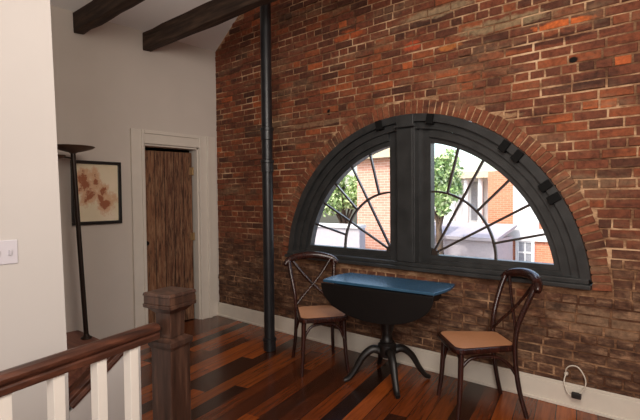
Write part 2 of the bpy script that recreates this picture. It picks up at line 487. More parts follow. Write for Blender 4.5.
# stairwell: knee wall, well walls, stairs down
bm = bmesh.new()
prism(bm, [(WELL_X, -2.632, -2.6), (WELL_X, -2.632, 0.365), (WELL_X, -2.33, 0.597), (WELL_X, -2.23, 0.674), (WELL_X, -2.23, -2.6)], (-0.10, 0, 0))
structure(obj('wall_stair', bm, M_plaster_near), 'low sloping white stair wall')
bm = bmesh.new(); prism(bm, [(pA.x, wy0, -0.25), (pB.x, -6.2, -0.25), (pB.x+0.1, -6.2, -0.25), (pA.x+0.1, wy0, -0.25)], (0, 0, -2.4))
structure(obj('wall_stairwell', bm, M_plaster_near))
bm = bmesh.new()
for i in range(11):
    y1 = wy0 - 0.25*i; zt_ = -0.19*(i+1)
    rx = pA.x + (pB.x-pA.x)*(y1-wy0)/(-6.2-wy0) - 0.02
    box(bm, (WELL_X+0.004, y1-0.27, zt_-0.04), (rx, y1, zt_)); box(bm, (WELL_X+0.004, y1-0.02, zt_), (rx, y1, zt_+0.15))
structure(obj('stairs', bm, M_step), 'wooden stairs going down')
bm = bmesh.new(); box(bm, (WELL_X, -6.2, -2.7), (3.9, wy0+0.1, -2.6)); structure(obj('floor_lower', bm, M_floor))
bm = bmesh.new(); box(bm, (WELL_X, wy0, -2.6), (pA.x, wy0+0.1, -0.25)); structure(obj('wall_stairhead', bm, M_plaster_near))
# baseboard along brick wall
bm = bmesh.new(); box(bm, (0.006, -0.028, 0), (ROOM_X, -0.012, 0.150)); box(bm, (0.006, -0.024, 0.150), (ROOM_X, -0.012, 0.169)); box(bm, (0.006, -0.042, 0), (ROOM_X, -0.0285, 0.022))
structure(obj('baseboard_right', bm, M_base, bevel=0.003), 'white painted baseboard under the brick wall')
# door casing
bm = bmesh.new()
def casing(yi, yo, z0, z1):
    s = 1 if yo > yi else -1
    for (a, b, t) in ((0, 0.03, 0.03), (0.03, 0.11, 0.020), (0.11, 0.15, 0.036)):
        ya, yb = yi + s*a, yi + s*min(b, abs(yo-yi))
        box(bm, (0, min(ya, yb), z0), (t, max(ya, yb), z1))
casing(DY0, DY0-0.15, 0, DH+0.148)
casing(DY1, DY1+0.15, 0, DH+0.148)
box(bm, (0, DY1+0.15, 0), (0.012, -0.03, DH+0.148))
for (a, b, t) in ((0, 0.03, 0.03), (0.03, 0.11, 0.020), (0.11, 0.148, 0.036)):
    box(bm, (0, DY0, DH+a), (t, DY1, DH+b))
tr1 = structure(obj('trim_1', bm, M_trim, bevel=0.003), 'white moulded door casing')
# door lining
bm = bmesh.new()
box(bm, (-0.16, DY0-0.001, 0), (0.0, DY0+0.02, DH)); box(bm, (-0.16, DY1-0.02, 0), (0.0, DY1+0.001, DH)); box(bm, (-0.16, DY0, DH-0.02), (0, DY1, DH+0.001))
structure(obj('trim_2', bm, M_trim), 'white door lining')
# door leaf, ajar into the next room (hinged at the right jamb)
dr = bpy.data.objects.new('door_1', None); col.objects.link(dr); dr.location = (-0.07, DY1-0.045, 0.008); dr.rotation_euler = (0, 0, R_(-9))
structure(dr, 'worn brown plank door standing slightly ajar')
bm = bmesh.new(); w = 0.645
box(bm, (-0.04, -w, 0), (0, 0, 2.045)); obj('door_leaf', bm, M_door, dr, bevel=0.004)
for z in (0.25, 1.02, 1.82):
    bm = bmesh.new(); lathe(bm, [(0.008, z-0.05), (0.011, z-0.045), (0.011, z+0.045), (0.008, z+0.05)], 12, Matrix.Translation((0.011, 0.006, 0)))
    box(bm, (0.0, -0.035, z-0.045), (0.003, 0.0, z+0.045)); obj('hinge', bm, M_brass, dr)
bm = bmesh.new(); lathe(bm, [(0.022, 0), (0.024, 0.004), (0.01, 0.01), (0.009, 0.035), (0.024, 0.045), (0.026, 0.058), (0.012, 0.068)], 20, Matrix.Translation((0, -w+0.06, 0.98)) @ Matrix.Rotation(PI/2, 4, 'Y'))
obj('door_knob', bm, M_blackd, dr, smooth=40)
# dim room behind the door
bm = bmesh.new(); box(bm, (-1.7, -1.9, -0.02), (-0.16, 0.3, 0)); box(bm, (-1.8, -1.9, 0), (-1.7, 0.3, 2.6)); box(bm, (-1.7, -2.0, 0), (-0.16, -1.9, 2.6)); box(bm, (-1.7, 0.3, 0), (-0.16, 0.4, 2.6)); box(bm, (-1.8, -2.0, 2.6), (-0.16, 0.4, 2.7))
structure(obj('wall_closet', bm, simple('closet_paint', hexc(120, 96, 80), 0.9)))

# ------------------------------------------------------------------ arched window
win = bpy.data.objects.new('window_1', None); col.objects.link(win); structure(win, 'half-round black framed fan window')
HP = PI/2
bm = bmesh.new()
ring_xz(bm, CX, CZ, 1.385, RO-0.006, -0.035, 0.16, 0, PI, 72, SILL+0.065)
ring_xz(bm, CX, CZ, 1.325, 1.384, 0.0, 0.16, 0, PI, 72, SILL+0.065)
obj('window_frame', bm, M_black, win, smooth=35)
# blocks spaced round the casing
for adeg in (30.3, 34.6, 46.8, 51.9, 79.6, 100.4):
    bm = bmesh.new(); a = R_(adeg)
    M = Matrix.Translation((CX, 0, CZ)) @ Matrix.Rotation(-a, 4, 'Y')
    box(bm, (1.362, -0.056, -0.030), (1.446, -0.0005, 0.030), M); obj('casing_block', bm, M_blackd, win, bevel=0.004)
# key cap over the mullion
bm = bmesh.new(); box(bm, (2.655, -0.062, 2.115), (2.825, -0.036, 2.205)); box(bm, (2.64, -0.07, 2.10), (2.84, -0.036, 2.12)); obj('key_block', bm, M_black, win, bevel=0.004)
# sill
bm = bmesh.new(); box(bm, (1.245, -0.06, SILL-0.002), (4.165, 0.2, SILL+0.030)); box(bm, (1.262, -0.035, SILL+0.030), (4.15, 0.2, SILL+0.066)); obj('window_sill', bm, M_black, win, bevel=0.006)
# mullion
bm = bmesh.new(); box(bm, (2.64, -0.03, SILL+0.066), (2.82, 0.15, 2.115)); box(bm, (2.655, -0.040, SILL+0.07), (2.805, -0.0305, 2.09)); obj('mullion', bm, M_black, win, bevel=0.004)
# sashes (left and right quarter lights)
GZ, GR = 0.988, 1.212
for side in (-1, 1):
    xin = 2.645 if side < 0 else 2.815       # edge of mullion
    xgl = 2.525 if side < 0 else 2.935       # inner glass edge
    bm = bmesh.new()
    # outer curved rail from the bottom up to the stile
    if side < 0:
        amax = PI - math.asin((SILL+0.066-CZ)/1.324); amin = math.acos((xgl-CX)/1.26)
    else:
        amin = math.asin((SILL+0.066-CZ)/1.324); amax = math.acos((xgl-CX)/1.26)
    ring_xz(bm, CX, CZ, GR, 1.324, 0.05, 0.12, amin, amax, 44)
    ring_xz(bm, CX, CZ, GR+0.045, 1.324, 0.022, 0.0495, amin, amax, 44)
    zt_ = CZ + 1.335
    box(bm, (min(xin, xgl), 0.0465, SILL+0.066), (max(xin, xgl), 0.12, zt_))
    xo = CX + side*1.335
    box(bm, (min(xgl, xo), 0.0475, SILL+0.066), (max(xgl, xo), 0.12, GZ))
    box(bm, (min(xgl, CX+side*1.30), 0.030, SILL+0.066), (max(xgl, CX+side*1.30), 0.047, GZ-0.04))
    sash = obj('sash', bm, M_black, win, smooth=35)
    # muntins: inner arc + radial bars
    bm = bmesh.new()
    hx, hz = xgl, GZ
    if side > 0: ring_xz(bm, hx, hz, 0.538, 0.556, 0.068, 0.092, 0, HP, 28)
    else: ring_xz(bm, hx, hz, 0.538, 0.556, 0.068, 0.092, HP, PI, 28)
    obj('arc_muntin', bm, M_muntin, sash)
    bm = bmesh.new(); ring_xz(bm, hx, hz, 0.001, 0.055, 0.066, 0.094, 0 if side > 0 else HP, HP if side > 0 else PI, 10); obj('hub', bm, M_muntin, sash)
    for (ad, full) in ((13.5, 0), (28.6, 1), (44.0, 0), (60.6, 1), (75.4, 0)):
        a = R_(ad); d = Vector((side*math.cos(a), 0, math.sin(a)))
        r0 = 0.04 if full else 0.55
        # length to the glass circle
        q = Vector((hx-CX, 0, hz-CZ)); bq = q.dot(d); r1 = -bq + math.sqrt(bq*bq - q.dot(q) + (GR+0.01)**2)
        bm = bmesh.new(); nrm = Vector((-d.z, 0, d.x))*0.009
        p0 = Vector((hx, 0.069, hz)) + d*r0; p1 = Vector((hx, 0.069, hz)) + d*r1
        prism(bm, [p0-nrm, p1-nrm, p1+nrm, p0+nrm], (0, 0.022, 0)); obj('muntin', bm, M_muntin, sash)
    bm = bmesh.new(); pts = [(xgl, 0.080, GZ)]
    for i in range(25):
        a = (math.asin((GZ-CZ)/1.24) + (math.acos(abs(xgl-CX)/1.24) - math.asin((GZ-CZ)/1.24))*i/24)
        pts.append((CX + side*1.24*math.cos(a), 0.080, CZ + 1.24*math.sin(a)))
    bm.faces.new([bm.verts.new(q) for q in pts]); obj('glass', bm, M_glass, sash)

# ------------------------------------------------------------------ ceiling beams
for (yc, lab) in ((-0.925, 'dark rough wooden tie beam nearer the brick wall'), (-1.652, 'dark rough wooden tie beam at the upper left, farther from the brick wall')):
    bm = bmesh.new(); n = 40
    secs = []
    for i in range(n+1):
        x = 0.002 + (ROOM_X-0.004)*i/n; j = lambda: random.uniform(-0.006, 0.006)
        secs.append([bm.verts.new(q) for q in ((x, yc-0.05+j(), 3.135+j()), (x, yc+0.05+j(), 3.135+j()), (x, yc+0.05+j(), 3.325+j()), (x, yc-0.05+j(), 3.325+j()))])
    for i in range(n):
        for k in range(4): bm.faces.new((secs[i][k], secs[i][(k+1) % 4], secs[i+1][(k+1) % 4], secs[i+1][k]))
    bm.faces.new(secs[0]); bm.faces.new(secs[-1][::-1])
    o = obj('ceiling_beam', bm, M_beam, bevel=0.008); tag(o, lab, 'beam', 'ceiling beams')

# ------------------------------------------------------------------ cast iron pipe
pp = thing('standing_pipe', 'tall black cast iron pipe standing on the floor before the brick wall', 'pipe', (1.50, -0.53, 0))
bm = bmesh.new(); ztop = roof_z(1.45) - 0.012
lathe(bm, [(0.052, 0), (0.052, ztop)], 28); obj('pipe_tube', bm, M_iron, pp, smooth=40)
for z in (1.80, 2.11, 0.06, 3.6):
    bm = bmesh.new(); lathe(bm, [(0.053, z-0.06), (0.060, z-0.055), (0.060, z+0.03), (0.066, z+0.035), (0.066, z+0.06), (0.053, z+0.066)], 28); obj('pipe_collar', bm, M_iron, pp, smooth=30)

# ------------------------------------------------------------------ cross-back chair
def chair(label, loc, rz):
    t = thing('bentwood_chair', label, 'chair', loc, rz, 'bentwood cross-back chairs')
    # seat outline (rounded trapezoid)
    def outline(s, z):
        pts = []
        cs = [(0.205, -0.155), (0.205, 0.155), (-0.175, 0.125), (-0.175, -0.125)]
        rr = [0.062, 0.062, 0.05, 0.05]
        for (cx, cy), r, q in zip(cs, rr, (3, 0, 1, 2)):
            cx -= math.copysign(0.03, cx) if cx > 0 else 0
            for k in range(9):
                a = -PI/2*0 + q*PI/2 + k/8*PI/2
                pts.append((s*(cx + r*math.cos(a)) , s*(cy + r*math.sin(a)), z))
        return pts
    def loft(bm, rings):
        rs = [[bm.verts.new(q) for q in r] for r in rings]; n = len(rs[0])
        for i in range(len(rs)-1):
            for k in range(n): bm.faces.new((rs[i][k], rs[i][(k+1) % n], rs[i+1][(k+1) % n], rs[i+1][k]))
        return rs
    bm = bmesh.new()
    loft(bm, [outline(0.84, 0.428), outline(0.97, 0.424), outline(1.0, 0.440), outline(0.985, 0.458), outline(0.90, 0.462), outline(0.84, 0.452), outline(0.84, 0.428)])
    obj('seat_frame', bm, M_mahog, t, smooth=50)
    bm = bmesh.new()
    rs = loft(bm, [outline(0.90, 0.4645), outline(0.6, 0.4665), outline(0.3, 0.467)]); bm.faces.new(rs[-1])
    rs2 = loft(bm, [outline(0.86, 0.452), outline(0.90, 0.4645)]); bm.faces.new(rs2[0])
    bmesh.ops.remove_doubles(bm, verts=bm.verts, dist=0.0002)
    o = obj('seat', bm, M_cane, t, smooth=50); o['label'] = 'tan woven cane seat'
    for s in (-1, 1):
        bm = bmesh.new(); sweep(bm, spline([(0.178, s*0.172, 0.467), (0.186, s*0.180, 0.3), (0.196, s*0.188, 0.15), (0.214, s*0.202, 0.0)], 5), [0.021, 0.0145], 12); obj('leg', bm, M_mahog, t, smooth=50)
        bm = bmesh.new(); sweep(bm, spline([(-0.262, s*0.195, 0.0), (-0.215, s*0.178, 0.2), (-0.190, s*0.172, 0.44), (-0.205, s*0.182, 0.62), (-0.262, s*0.208, 0.79), (-0.312, s*0.218, 0.905)], 6), [0.0155, 0.0195], 12); obj('back_post', bm, M_mahog, t, smooth=50)
        # cross slat
        bm = bmesh.new(); sweep(bm, spline([(-0.318, s*0.185, 0.905), (-0.288, s*0.10, 0.79), (-0.256, 0.0, 0.68), (-0.222, -s*0.10, 0.585), (-0.196, -s*0.165, 0.515)], 7), 0.014, 10, flat=0.75)
        o = obj('cross_slat', bm, M_mahog, t, smooth=50)
        if s > 0: o.location = (0.006, 0, 0)
        else: o.location = (-0.006, 0, 0)
        # side brace hoops
        bm = bmesh.new(); sweep(bm, spline([(0.190, s*0.170, 0.27), (0.162, s*0.164, 0.335), (0.09, s*0.160, 0.385), (-0.06, s*0.158, 0.385), (-0.150, s*0.162, 0.335), (-0.196, s*0.168, 0.27)], 6), 0.012, 8); obj('brace', bm, M_mahog, t, smooth=50)
    bm = bmesh.new(); sweep(bm, spline([(0.180, -0.172, 0.27), (0.172, -0.145, 0.335), (0.168, -0.08, 0.388), (0.168, 0.08, 0.388), (0.172, 0.145, 0.335), (0.180, 0.172, 0.27)], 6), 0.012, 8); obj('brace', bm, M_mahog, t, smooth=50)
    # top rail: broad bent board curving backwards
    bm = bmesh.new(); P = spline([(-0.300, -0.255, 0.865), (-0.326, -0.210, 0.905), (-0.358, -0.11, 0.932), (-0.370, 0, 0.940), (-0.358, 0.11, 0.932), (-0.326, 0.210, 0.905), (-0.300, 0.255, 0.865)], 7)
    n = len(P); sweep(bm, P, [0.034 - 0.014*abs(2*i/(n-1)-1)**4 for i in range(n)], 14, up=(0, 0, 1), flat=1.0)
    o = obj('top_rail', bm, M_mahog, t, smooth=60)
    for c in t.children:
        if c.name.split('.')[0] in ('seat', 'seat_frame', 'brace'): c.location.z += 0.022
    return t
ch = chair('dark bentwood cross-back chair at the right, before bare brick', (3.53, -0.426, 0), 3.907)
dup(ch, (2.143, -0.528, 0), -0.633, 'dark bentwood cross-back chair between the black pipe and the table')

# ------------------------------------------------------------------ drop-leaf pedestal table
TR = 0.07
tb = thing('drop_leaf_table', 'small blue-topped pedestal table with its round front leaf folded down, under the window', 'table', (2.79, -0.435, 0), TR)
TL, TW, TZ = 0.975, 0.42, 0.81
bm = bmesh.new(); pts = []
for k in range(13):
    u = -1 + 2*k/12; pts.append((TL/2 + 0.03*(1-u*u), u*TW/2, TZ-0.022))
for k in range(13):
    u = 1 - 2*k/12; pts.append((-TL/2 - 0.03*(1-u*u), u*TW/2, TZ-0.022))
prism(bm, pts, (0, 0, 0.022)); obj('table_top', bm, M_tabletop, tb, bevel=0.005)
bm = bmesh.new(); pts = []
for k in range(33):
    a = PI*k/32; pts.append((-(TL/2+0.005)*math.cos(a)*(1.0), -TW/2-0.004, TZ-0.026 - 0.262*math.sin(a)**0.9))
prism(bm, pts, (0, -0.018, 0)); o = obj('drop_leaf', bm, M_leaf_edge, tb, bevel=0.004)
bm = bmesh.new()
box(bm, (-0.40, -0.150, TZ-0.115), (0.40, -0.132, TZ-0.023)); box(bm, (-0.40, 0.132, TZ-0.115), (0.40, 0.150, TZ-0.023)); box(bm, (-0.40, -0.132, TZ-0.115), (-0.382, 0.132, TZ-0.023)); box(bm, (0.382, -0.132, TZ-0.115), (0.40, 0.132, TZ-0.023)); box(bm, (-0.382, -0.1, TZ-0.05), (0.382, 0.1, TZ-0.023))
obj('apron', bm, M_tabledark, tb)
bm = bmesh.new()
lathe(bm, [(0.03, 0.19), (0.045, 0.195), (0.068, 0.21), (0.074, 0.25), (0.074, 0.30), (0.055, 0.315), (0.06, 0.325), (0.045, 0.34), (0.04, 0.38), (0.055, 0.44), (0.066, 0.50), (0.062, 0.56), (0.045, 0.60), (0.055, 0.615), (0.075, 0.63), (0.085, 0.66), (0.11, TZ-0.05)], 28)
obj('pedestal_column', bm, M_tabledark, tb, smooth=40)
for k in range(4):
    a = R_(45 + 90*k) - TR
    d = Vector((math.cos(a), math.sin(a), 0))
    P = spline([d*0.045 + Vector((0, 0, 0.245)), d*0.12 + Vector((0, 0, 0.262)), d*0.20 + Vector((0, 0, 0.205)), d*0.265 + Vector((0, 0, 0.10)), d*0.315 + Vector((0, 0, 0.035)), d*0.355 + Vector((0, 0, 0.017))], 6)
    bm = bmesh.new(); sweep(bm, P, [0.038, 0.019], 12, flat=0.8); obj('leg', bm, M_tabledark, tb, smooth=50)

# ------------------------------------------------------------------ stair railing
ra = R_(0)
rl = thing('stair_railing', 'brown stair railing with square newel and white balusters in the left foreground', 'railing', (RA.x, RA.y, 0))
ang = math.atan2(RD.y, RD.x)
def RM(s, z=0): return Matrix.Translation((RD.x*s, RD.y*s, z)) @ Matrix.Rotation(ang, 4, 'Z')
# handrail profile (local y across, z up), swept along x
prof = [(-0.030, -0.052), (0.030, -0.052), (0.030, -0.030), (0.024, -0.024), (0.033, -0.012), (0.034, 0.002), (0.022, 0.014), (0.0, 0.018), (-0.022, 0.014), (-0.034, 0.002), (-0.033, -0.012), (-0.024, -0.024), (-0.030, -0.030)]
bm = bmesh.new(); M = RM(-0.005, 0.93)
M = RM(-0.03, 0.93); prism(bm, [M @ Vector((0, a, b)) for a, b in prof], M.to_3x3() @ Vector((1.645, 0, 0)))
obj('handrail', bm, M_rail, rl, bevel=0.003)
for s in (0.165, 0.29, 0.435, 0.615, 0.79, 0.965, 1.14, 1.315, 1.49):
    pass
for s in (0.105, 0.258, 0.431, 0.611, 0.79, 0.97, 1.15, 1.33, 1.51):
    bm = bmesh.new(); box(bm, (-0.021, -0.021, 0.0), (0.021, 0.021, 0.879), RM(s)); obj('baluster', bm, M_bal, rl, bevel=0.002)
# newel
nw = bpy.data.objects.new('newel_post', None)
NS = -0.085
def sq(bm, h, z0, z1, h2=None):
    M = Matrix.Translation((0.020, 0.017, 0)) @ RM(NS); h2 = h if h2 is None else h2
    a = [bm.verts.new(M @ Vector(q)) for q in ((-h, -h, z0), (h, -h, z0), (h, h, z0), (-h, h, z0))]
    b = [bm.verts.new(M @ Vector(q)) for q in ((-h2, -h2, z1), (h2, -h2, z1), (h2, h2, z1), (-h2, h2, z1))]
    bm.faces.new(a[::-1]); bm.faces.new(b)
    for k in range(4): bm.faces.new((a[k], a[(k+1) % 4], b[(k+1) % 4], b[k]))
bm = bmesh.new(); sq(bm, 0.060, 0.0, 0.845); sq(bm, 0.068, 0.0, 0.16); newel = obj('newel_post', bm, M_newel, rl, bevel=0.004)
bm = bmesh.new(); sq(bm, 0.064, 0.828, 0.842, 0.070); sq(bm, 0.070, 0.842, 0.862, 0.070); sq(bm, 0.070, 0.862, 0.875, 0.046); obj('newel_moulding', bm, M_newel, newel, bevel=0.002)
bm = bmesh.new(); sq(bm, 0.043, 0.875, 0.99, 0.046); obj('newel_neck', bm, M_newel, newel, bevel=0.003)
bm = bmesh.new(); sq(bm, 0.048, 0.985, 1.012, 0.074); sq(bm, 0.082, 1.012, 1.030, 0.084); sq(bm, 0.080, 1.030, 1.066, 0.080); sq(bm, 0.084, 1.066, 1.080, 0.080); obj('newel_cap', bm, M_newel, newel, bevel=0.003)
nw = None

# sloping cap rail on the low stair wall
bm = bmesh.new()
d = Vector((0, 0.512, 0.393)).normalized(); up = Vector((0, -d.z, d.y))
p0 = Vector((WELL_X-0.05, -2.615, 0.381)); L_ = 0.435
pr = [(-0.062, 0.003), (0.062, 0.003), (0.062, 0.018), (0.045, 0.028), (0.05, 0.05), (0.03, 0.062), (-0.03, 0.062), (-0.05, 0.05), (-0.045, 0.028), (-0.062, 0.018)]
prism(bm, [p0 + Vector((a, 0, 0)) + up*b for a, b in pr], d*L_)
o = obj('sloping_handrail', bm, M_rail, bevel=0.003); tag(o, 'sloping brown handrail on the low white stair wall, seen between the white balusters', 'handrail')

# low wooden step in the corner behind the balusters
st = thing('wooden_step', 'low reddish brown wooden step on the floor under the floor lamp', 'step', (0.45, -2.12, 0))
bm = bmesh.new(); box(bm, (-0.44, -0.37, 0), (0.44, 0.37, 0.165)); obj('step_body', bm, M_step, st)
bm = bmesh.new(); box(bm, (-0.446, -0.38, 0.165), (0.47, 0.40, 0.2)); obj('step_tread', bm, M_step, st, bevel=0.008)

# ------------------------------------------------------------------ floor lamp
lp = thing('floor_lamp', 'slim bronze torchiere floor lamp beside the framed picture', 'lamp', (0.36, -1.79, 0.2))
top = Vector((-0.01, -0.075, 1.745))
bm = bmesh.new(); lathe(bm, [(0.046, 0), (0.05, 0.006), (0.046, 0.014), (0.03, 0.022), (0.022, 0.04)], 28); obj('lamp_base', bm, M_lamp, lp, smooth=40)
bm = bmesh.new(); sweep(bm, [Vector((0, 0, 0.02)), top*0.33, top*0.66, top], 0.021, 14); obj('lamp_pole', bm, M_lamp, lp, smooth=60)
bm = bmesh.new(); lathe(bm, [(0.02, -0.03), (0.035, -0.02), (0.11, 0.0), (0.165, 0.018), (0.185, 0.034), (0.18, 0.036), (0.16, 0.024), (0.10, 0.008), (0.02, 0.0)], 36, Matrix.Translation(top)); obj('lamp_shade', bm, M_lampshade, lp, smooth=40)
bm = bmesh.new(); sweep(bm, spline([top*0.955, top*0.955 + Vector((0.02, -0.06, 0.01)), top*0.955 + Vector((0.02, -0.15, 0.012))], 6), 0.008, 8)
obj('lamp_arm', bm, M_lamp, lp, smooth=60)
bm = bmesh.new(); lathe(bm, [(0.012, -0.02), (0.05, -0.012), (0.075, 0.012), (0.07, 0.014), (0.02, 0.0)], 24, Matrix.Translation(top*0.955 + Vector((0.02, -0.15, 0.012)))); obj('reading_shade', bm, M_lampshade, lp, smooth=40)

# ------------------------------------------------------------------ framed picture
PW, PH = 0.495, 0.643
pc = thing('framed_picture', 'black framed abstract print of brown blots on cream paper', 'picture', (0.003, -1.51, 1.2415))
bm = bmesh.new(); fw = 0.032
box(bm, (0, -PW/2, 0), (0.03, PW/2, fw)); box(bm, (0, -PW/2, PH-fw), (0.03, PW/2, PH)); box(bm, (0, -PW/2, fw), (0.03, -PW/2+fw, PH-fw)); box(bm, (0, PW/2-fw, fw), (0.03, PW/2, PH-fw))
obj('frame', bm, M_picframe, pc, bevel=0.003)
bm = bmesh.new(); box(bm, (0.003, -PW/2+fw, -PH/2+fw), (0.012, PW/2-fw, PH/2-fw))
o = obj('print', bm, M_art, pc); o.location = (0, 0, PH/2)

# ------------------------------------------------------------------ light switch
sw = thing('light_switch', 'white double light switch plate on the near white wall', 'switch', (WELL_X+0.001, -2.908, 1.248))
bm = bmesh.new(); box(bm, (0, -0.058, -0.058), (0.006, 0.058, 0.058)); obj('switch_plate', bm, M_switch, sw, bevel=0.003)
for s in (-1, 1):
    bm = bmesh.new(); box(bm, (0.006, s*0.025-0.006, -0.014), (0.016, s*0.025+0.006, 0.012), Matrix.Rotation(0.15, 4, 'Y')); obj('toggle', bm, M_switch, sw, bevel=0.002)

# ------------------------------------------------------------------ cable
cb = thing('cable', 'thin white cable looped against the brick above the baseboard at the right', 'cable', (4.06, -0.06, 0.0))
P = spline([(-0.048, 0.038, 0.232), (-0.045, 0.02, 0.27), (-0.015, 0.01, 0.303), (0.03, 0.008, 0.305), (0.065, 0.008, 0.262), (0.08, 0.008, 0.212), (0.07, 0.005, 0.165), (0.045, 0.0, 0.125)], 6)
bm = bmesh.new(); sweep(bm, P, 0.0042, 8); cord = obj('cord', bm, M_cable, cb, smooth=60)
bm = bmesh.new(); sweep(bm, spline([(-0.048, 0.036, 0.235), (-0.055, 0.01, 0.18), (-0.03, 0.004, 0.11), (0.0, 0.0, 0.10)], 6), 0.0042, 8); obj('cord', bm, M_cable, cb, smooth=60)
bm = bmesh.new(); box(bm, (-0.005, -0.018, 0.088), (0.055, 0.012, 0.128)); obj('plug', bm, M_plug, cb, bevel=0.006)
bm = bmesh.new(); lathe(bm, [(0.012, 0), (0.012, 0.02), (0.008, 0.026)], 12, Matrix.Translation((-0.048, 0.05, 0.232)) @ Matrix.Rotation(PI/2, 4, 'X')); obj('wall_grommet', bm, M_cable, cb)

# ------------------------------------------------------------------ outside
CAMP = Vector((4.781, -3.583, 1.5))
def far(P9, Y):
    k = (Y + 3.583)/12.583
    return CAMP + (Vector(P9)-CAMP)*k
GROUND = -3.3
M_pinkbrick = None
def mk_outbrick(name, c1, c2, mort, sc_):
    n = NT(name); v = n.mapping(n.coord(), (1, 1, 1), (R_(90), 0, 0))
    bt = n.add('ShaderNodeTexBrick'); n.ln(v, bt.inputs['Vector'])
    bt.inputs['Color1'].default_value = c1; bt.inputs['Color2'].default_value = c2; bt.inputs['Mortar'].default_value = mort
    bt.inputs['Scale'].default_value = sc_; bt.inputs['Mortar Size'].default_value = 0.015; bt.inputs['Brick Width'].default_value = 0.5; bt.inputs['Row Height'].default_value = 0.16
    n.col(bt.outputs['Color']); n.set(0.9, 0, 0.2); return n.m
M_pink = mk_outbrick('pale_pink_brick', hexc(196, 148, 128), hexc(182, 130, 110), hexc(206, 184, 168), 2.0)
M_orange = mk_outbrick('orange_brick', hexc(206, 132, 100), hexc(196, 118, 88), hexc(206, 160, 134), 2.2)
M_ow = simple('white_exterior_paint', hexc(222, 222, 220), 0.7, var=0.03)
M_ogrey = simple('lavender_grey_roof', hexc(168, 162, 166), 0.8, var=0.06)
M_opane = simple('grey_window_pane', hexc(150, 152, 156), 0.2)
M_obeige = simple('beige_eave', hexc(190, 178, 150), 0.8)
M_leaf = None
def mk_leaf(name, a, b, c):
    n = NT(name); isl = n.add('ShaderNodeNewGeometry').outputs['Random Per Island']
    n.col(n.ramp(isl, [(0, a), (0.5, b), (1, c)])); n.set(0.6)
    n.b.inputs['Transmission Weight'].default_value = 0.0
    return n.m
M_leaf = mk_leaf('tree_leaves', hexc(120, 150, 86), hexc(162, 188, 118), hexc(206, 216, 168))
M_bark = wood('bark', hexc(60, 48, 38), hexc(84, 68, 54), hexc(110, 92, 76), 'z', 0.5, 0.9)
M_street = simple('grey_street', hexc(176, 172, 168), 0.9, var=0.08, scale=1)

bm = bmesh.new(); box(bm, (-40, 0.7, GROUND-0.2), (40, 60, GROUND)); structure(obj('ground', bm, M_street), 'grey street below the window')

# pink brick building (left light)
def building(name, label, lo, hi, mat, cornice=None, winlist=(), cm=None):
    t = thing(name, label, 'building', ((lo[0]+hi[0])/2, lo[1], GROUND))
    off = Vector(t.location)
    bm = bmesh.new(); box(bm, Vector(lo)-off, Vector(hi)-off); obj('building_wall', bm, mat, t)
    if cornice:
        bm = bmesh.new(); box(bm, Vector((lo[0]-0.2, lo[1]-0.25, hi[2]-0.05))-off, Vector((hi[0]+0.2, hi[1], hi[2]+cornice))-off); obj('cornice', bm, cm or M_ow, t)
    for (x0, z0, x1, z1) in winlist:
        bm = bmesh.new(); y = lo[1]; f = 0.10
        for q in (((x0-f, y-0.06, z0-f), (x1+f, y+0.02, z0)), ((x0-f, y-0.06, z1), (x1+f, y+0.02, z1+f*1.6)), ((x0-f, y-0.06, z0), (x0, y+0.02, z1)), ((x1, y-0.06, z0), (x1+f, y+0.02, z1)), ((x0, y-0.04, (z0+z1)/2-0.03), (x1, y, (z0+z1)/2+0.03)), (((x0+x1)/2-0.02, y-0.035, z0), ((x0+x1)/2+0.02, y, z1))):
            box(bm, Vector(q[0])-off, Vector(q[1])-off)
        w = obj('window', bm, M_ow, t)
        bm = bmesh.new(); box(bm, Vector((x0, y-0.02, z0))-off, Vector((x1, y+0.01, z1))-off); obj('pane', bm, M_opane, w)
    return t
Yb = 8.5
a = far((-4.33, 9, 2.73), Yb); b = far((-1.95, 9, 2.84), Yb)
e_ = far((-2.95, 9, 2.8), Yb)
building('brick_building', 'pale pink brick building seen through the left half of the window', (a.x, Yb, GROUND), (e_.x, Yb+1.6, a.z+0.05), M_pink, 0.35, (), M_obeige)
# orange brick building with white windows (right light)
Yo = 13.0
a = far((0.1, 9, 2.14), Yo); b = far((0.80, 9, 2.10), Yo); e = far((3.2, 9, 2.1), Yo)
w1a = far((0.92, 9, 0.82), Yo); w1b = far((1.24, 9, 1.48), Yo); w2a = far((0.92, 9, -0.28), Yo); w2b = far((1.24, 9, 0.26), Yo)
ob = building('orange_building', 'orange brick building with white trim seen through the right half of the window', (a.x, Yo, GROUND), (e.x, Yo+6, a.z), M_orange, 0.0, [(w1a.x, w1a.z, w1b.x, w1b.z), (w2a.x, w2a.z, w2b.x, w2b.z)])
off = Vector(ob.location)
bm = bmesh.new()
p_ = far((0.78, 9, 2.1), Yo); q_ = far((1.42, 9, 2.1), Yo)
zb = far((0, 9, 0.62), Yo).z; zb2 = far((0, 9, 0.30), Yo).z
box(bm, Vector((p_.x, Yo-0.05, zb))-off, Vector((q_.x, Yo-0.001, a.z))-off)
box(bm, Vector((a.x, Yo-0.09, zb2))-off, Vector((e.x, Yo-0.051, zb))-off)
obj('white_bay', bm, M_ow, ob)
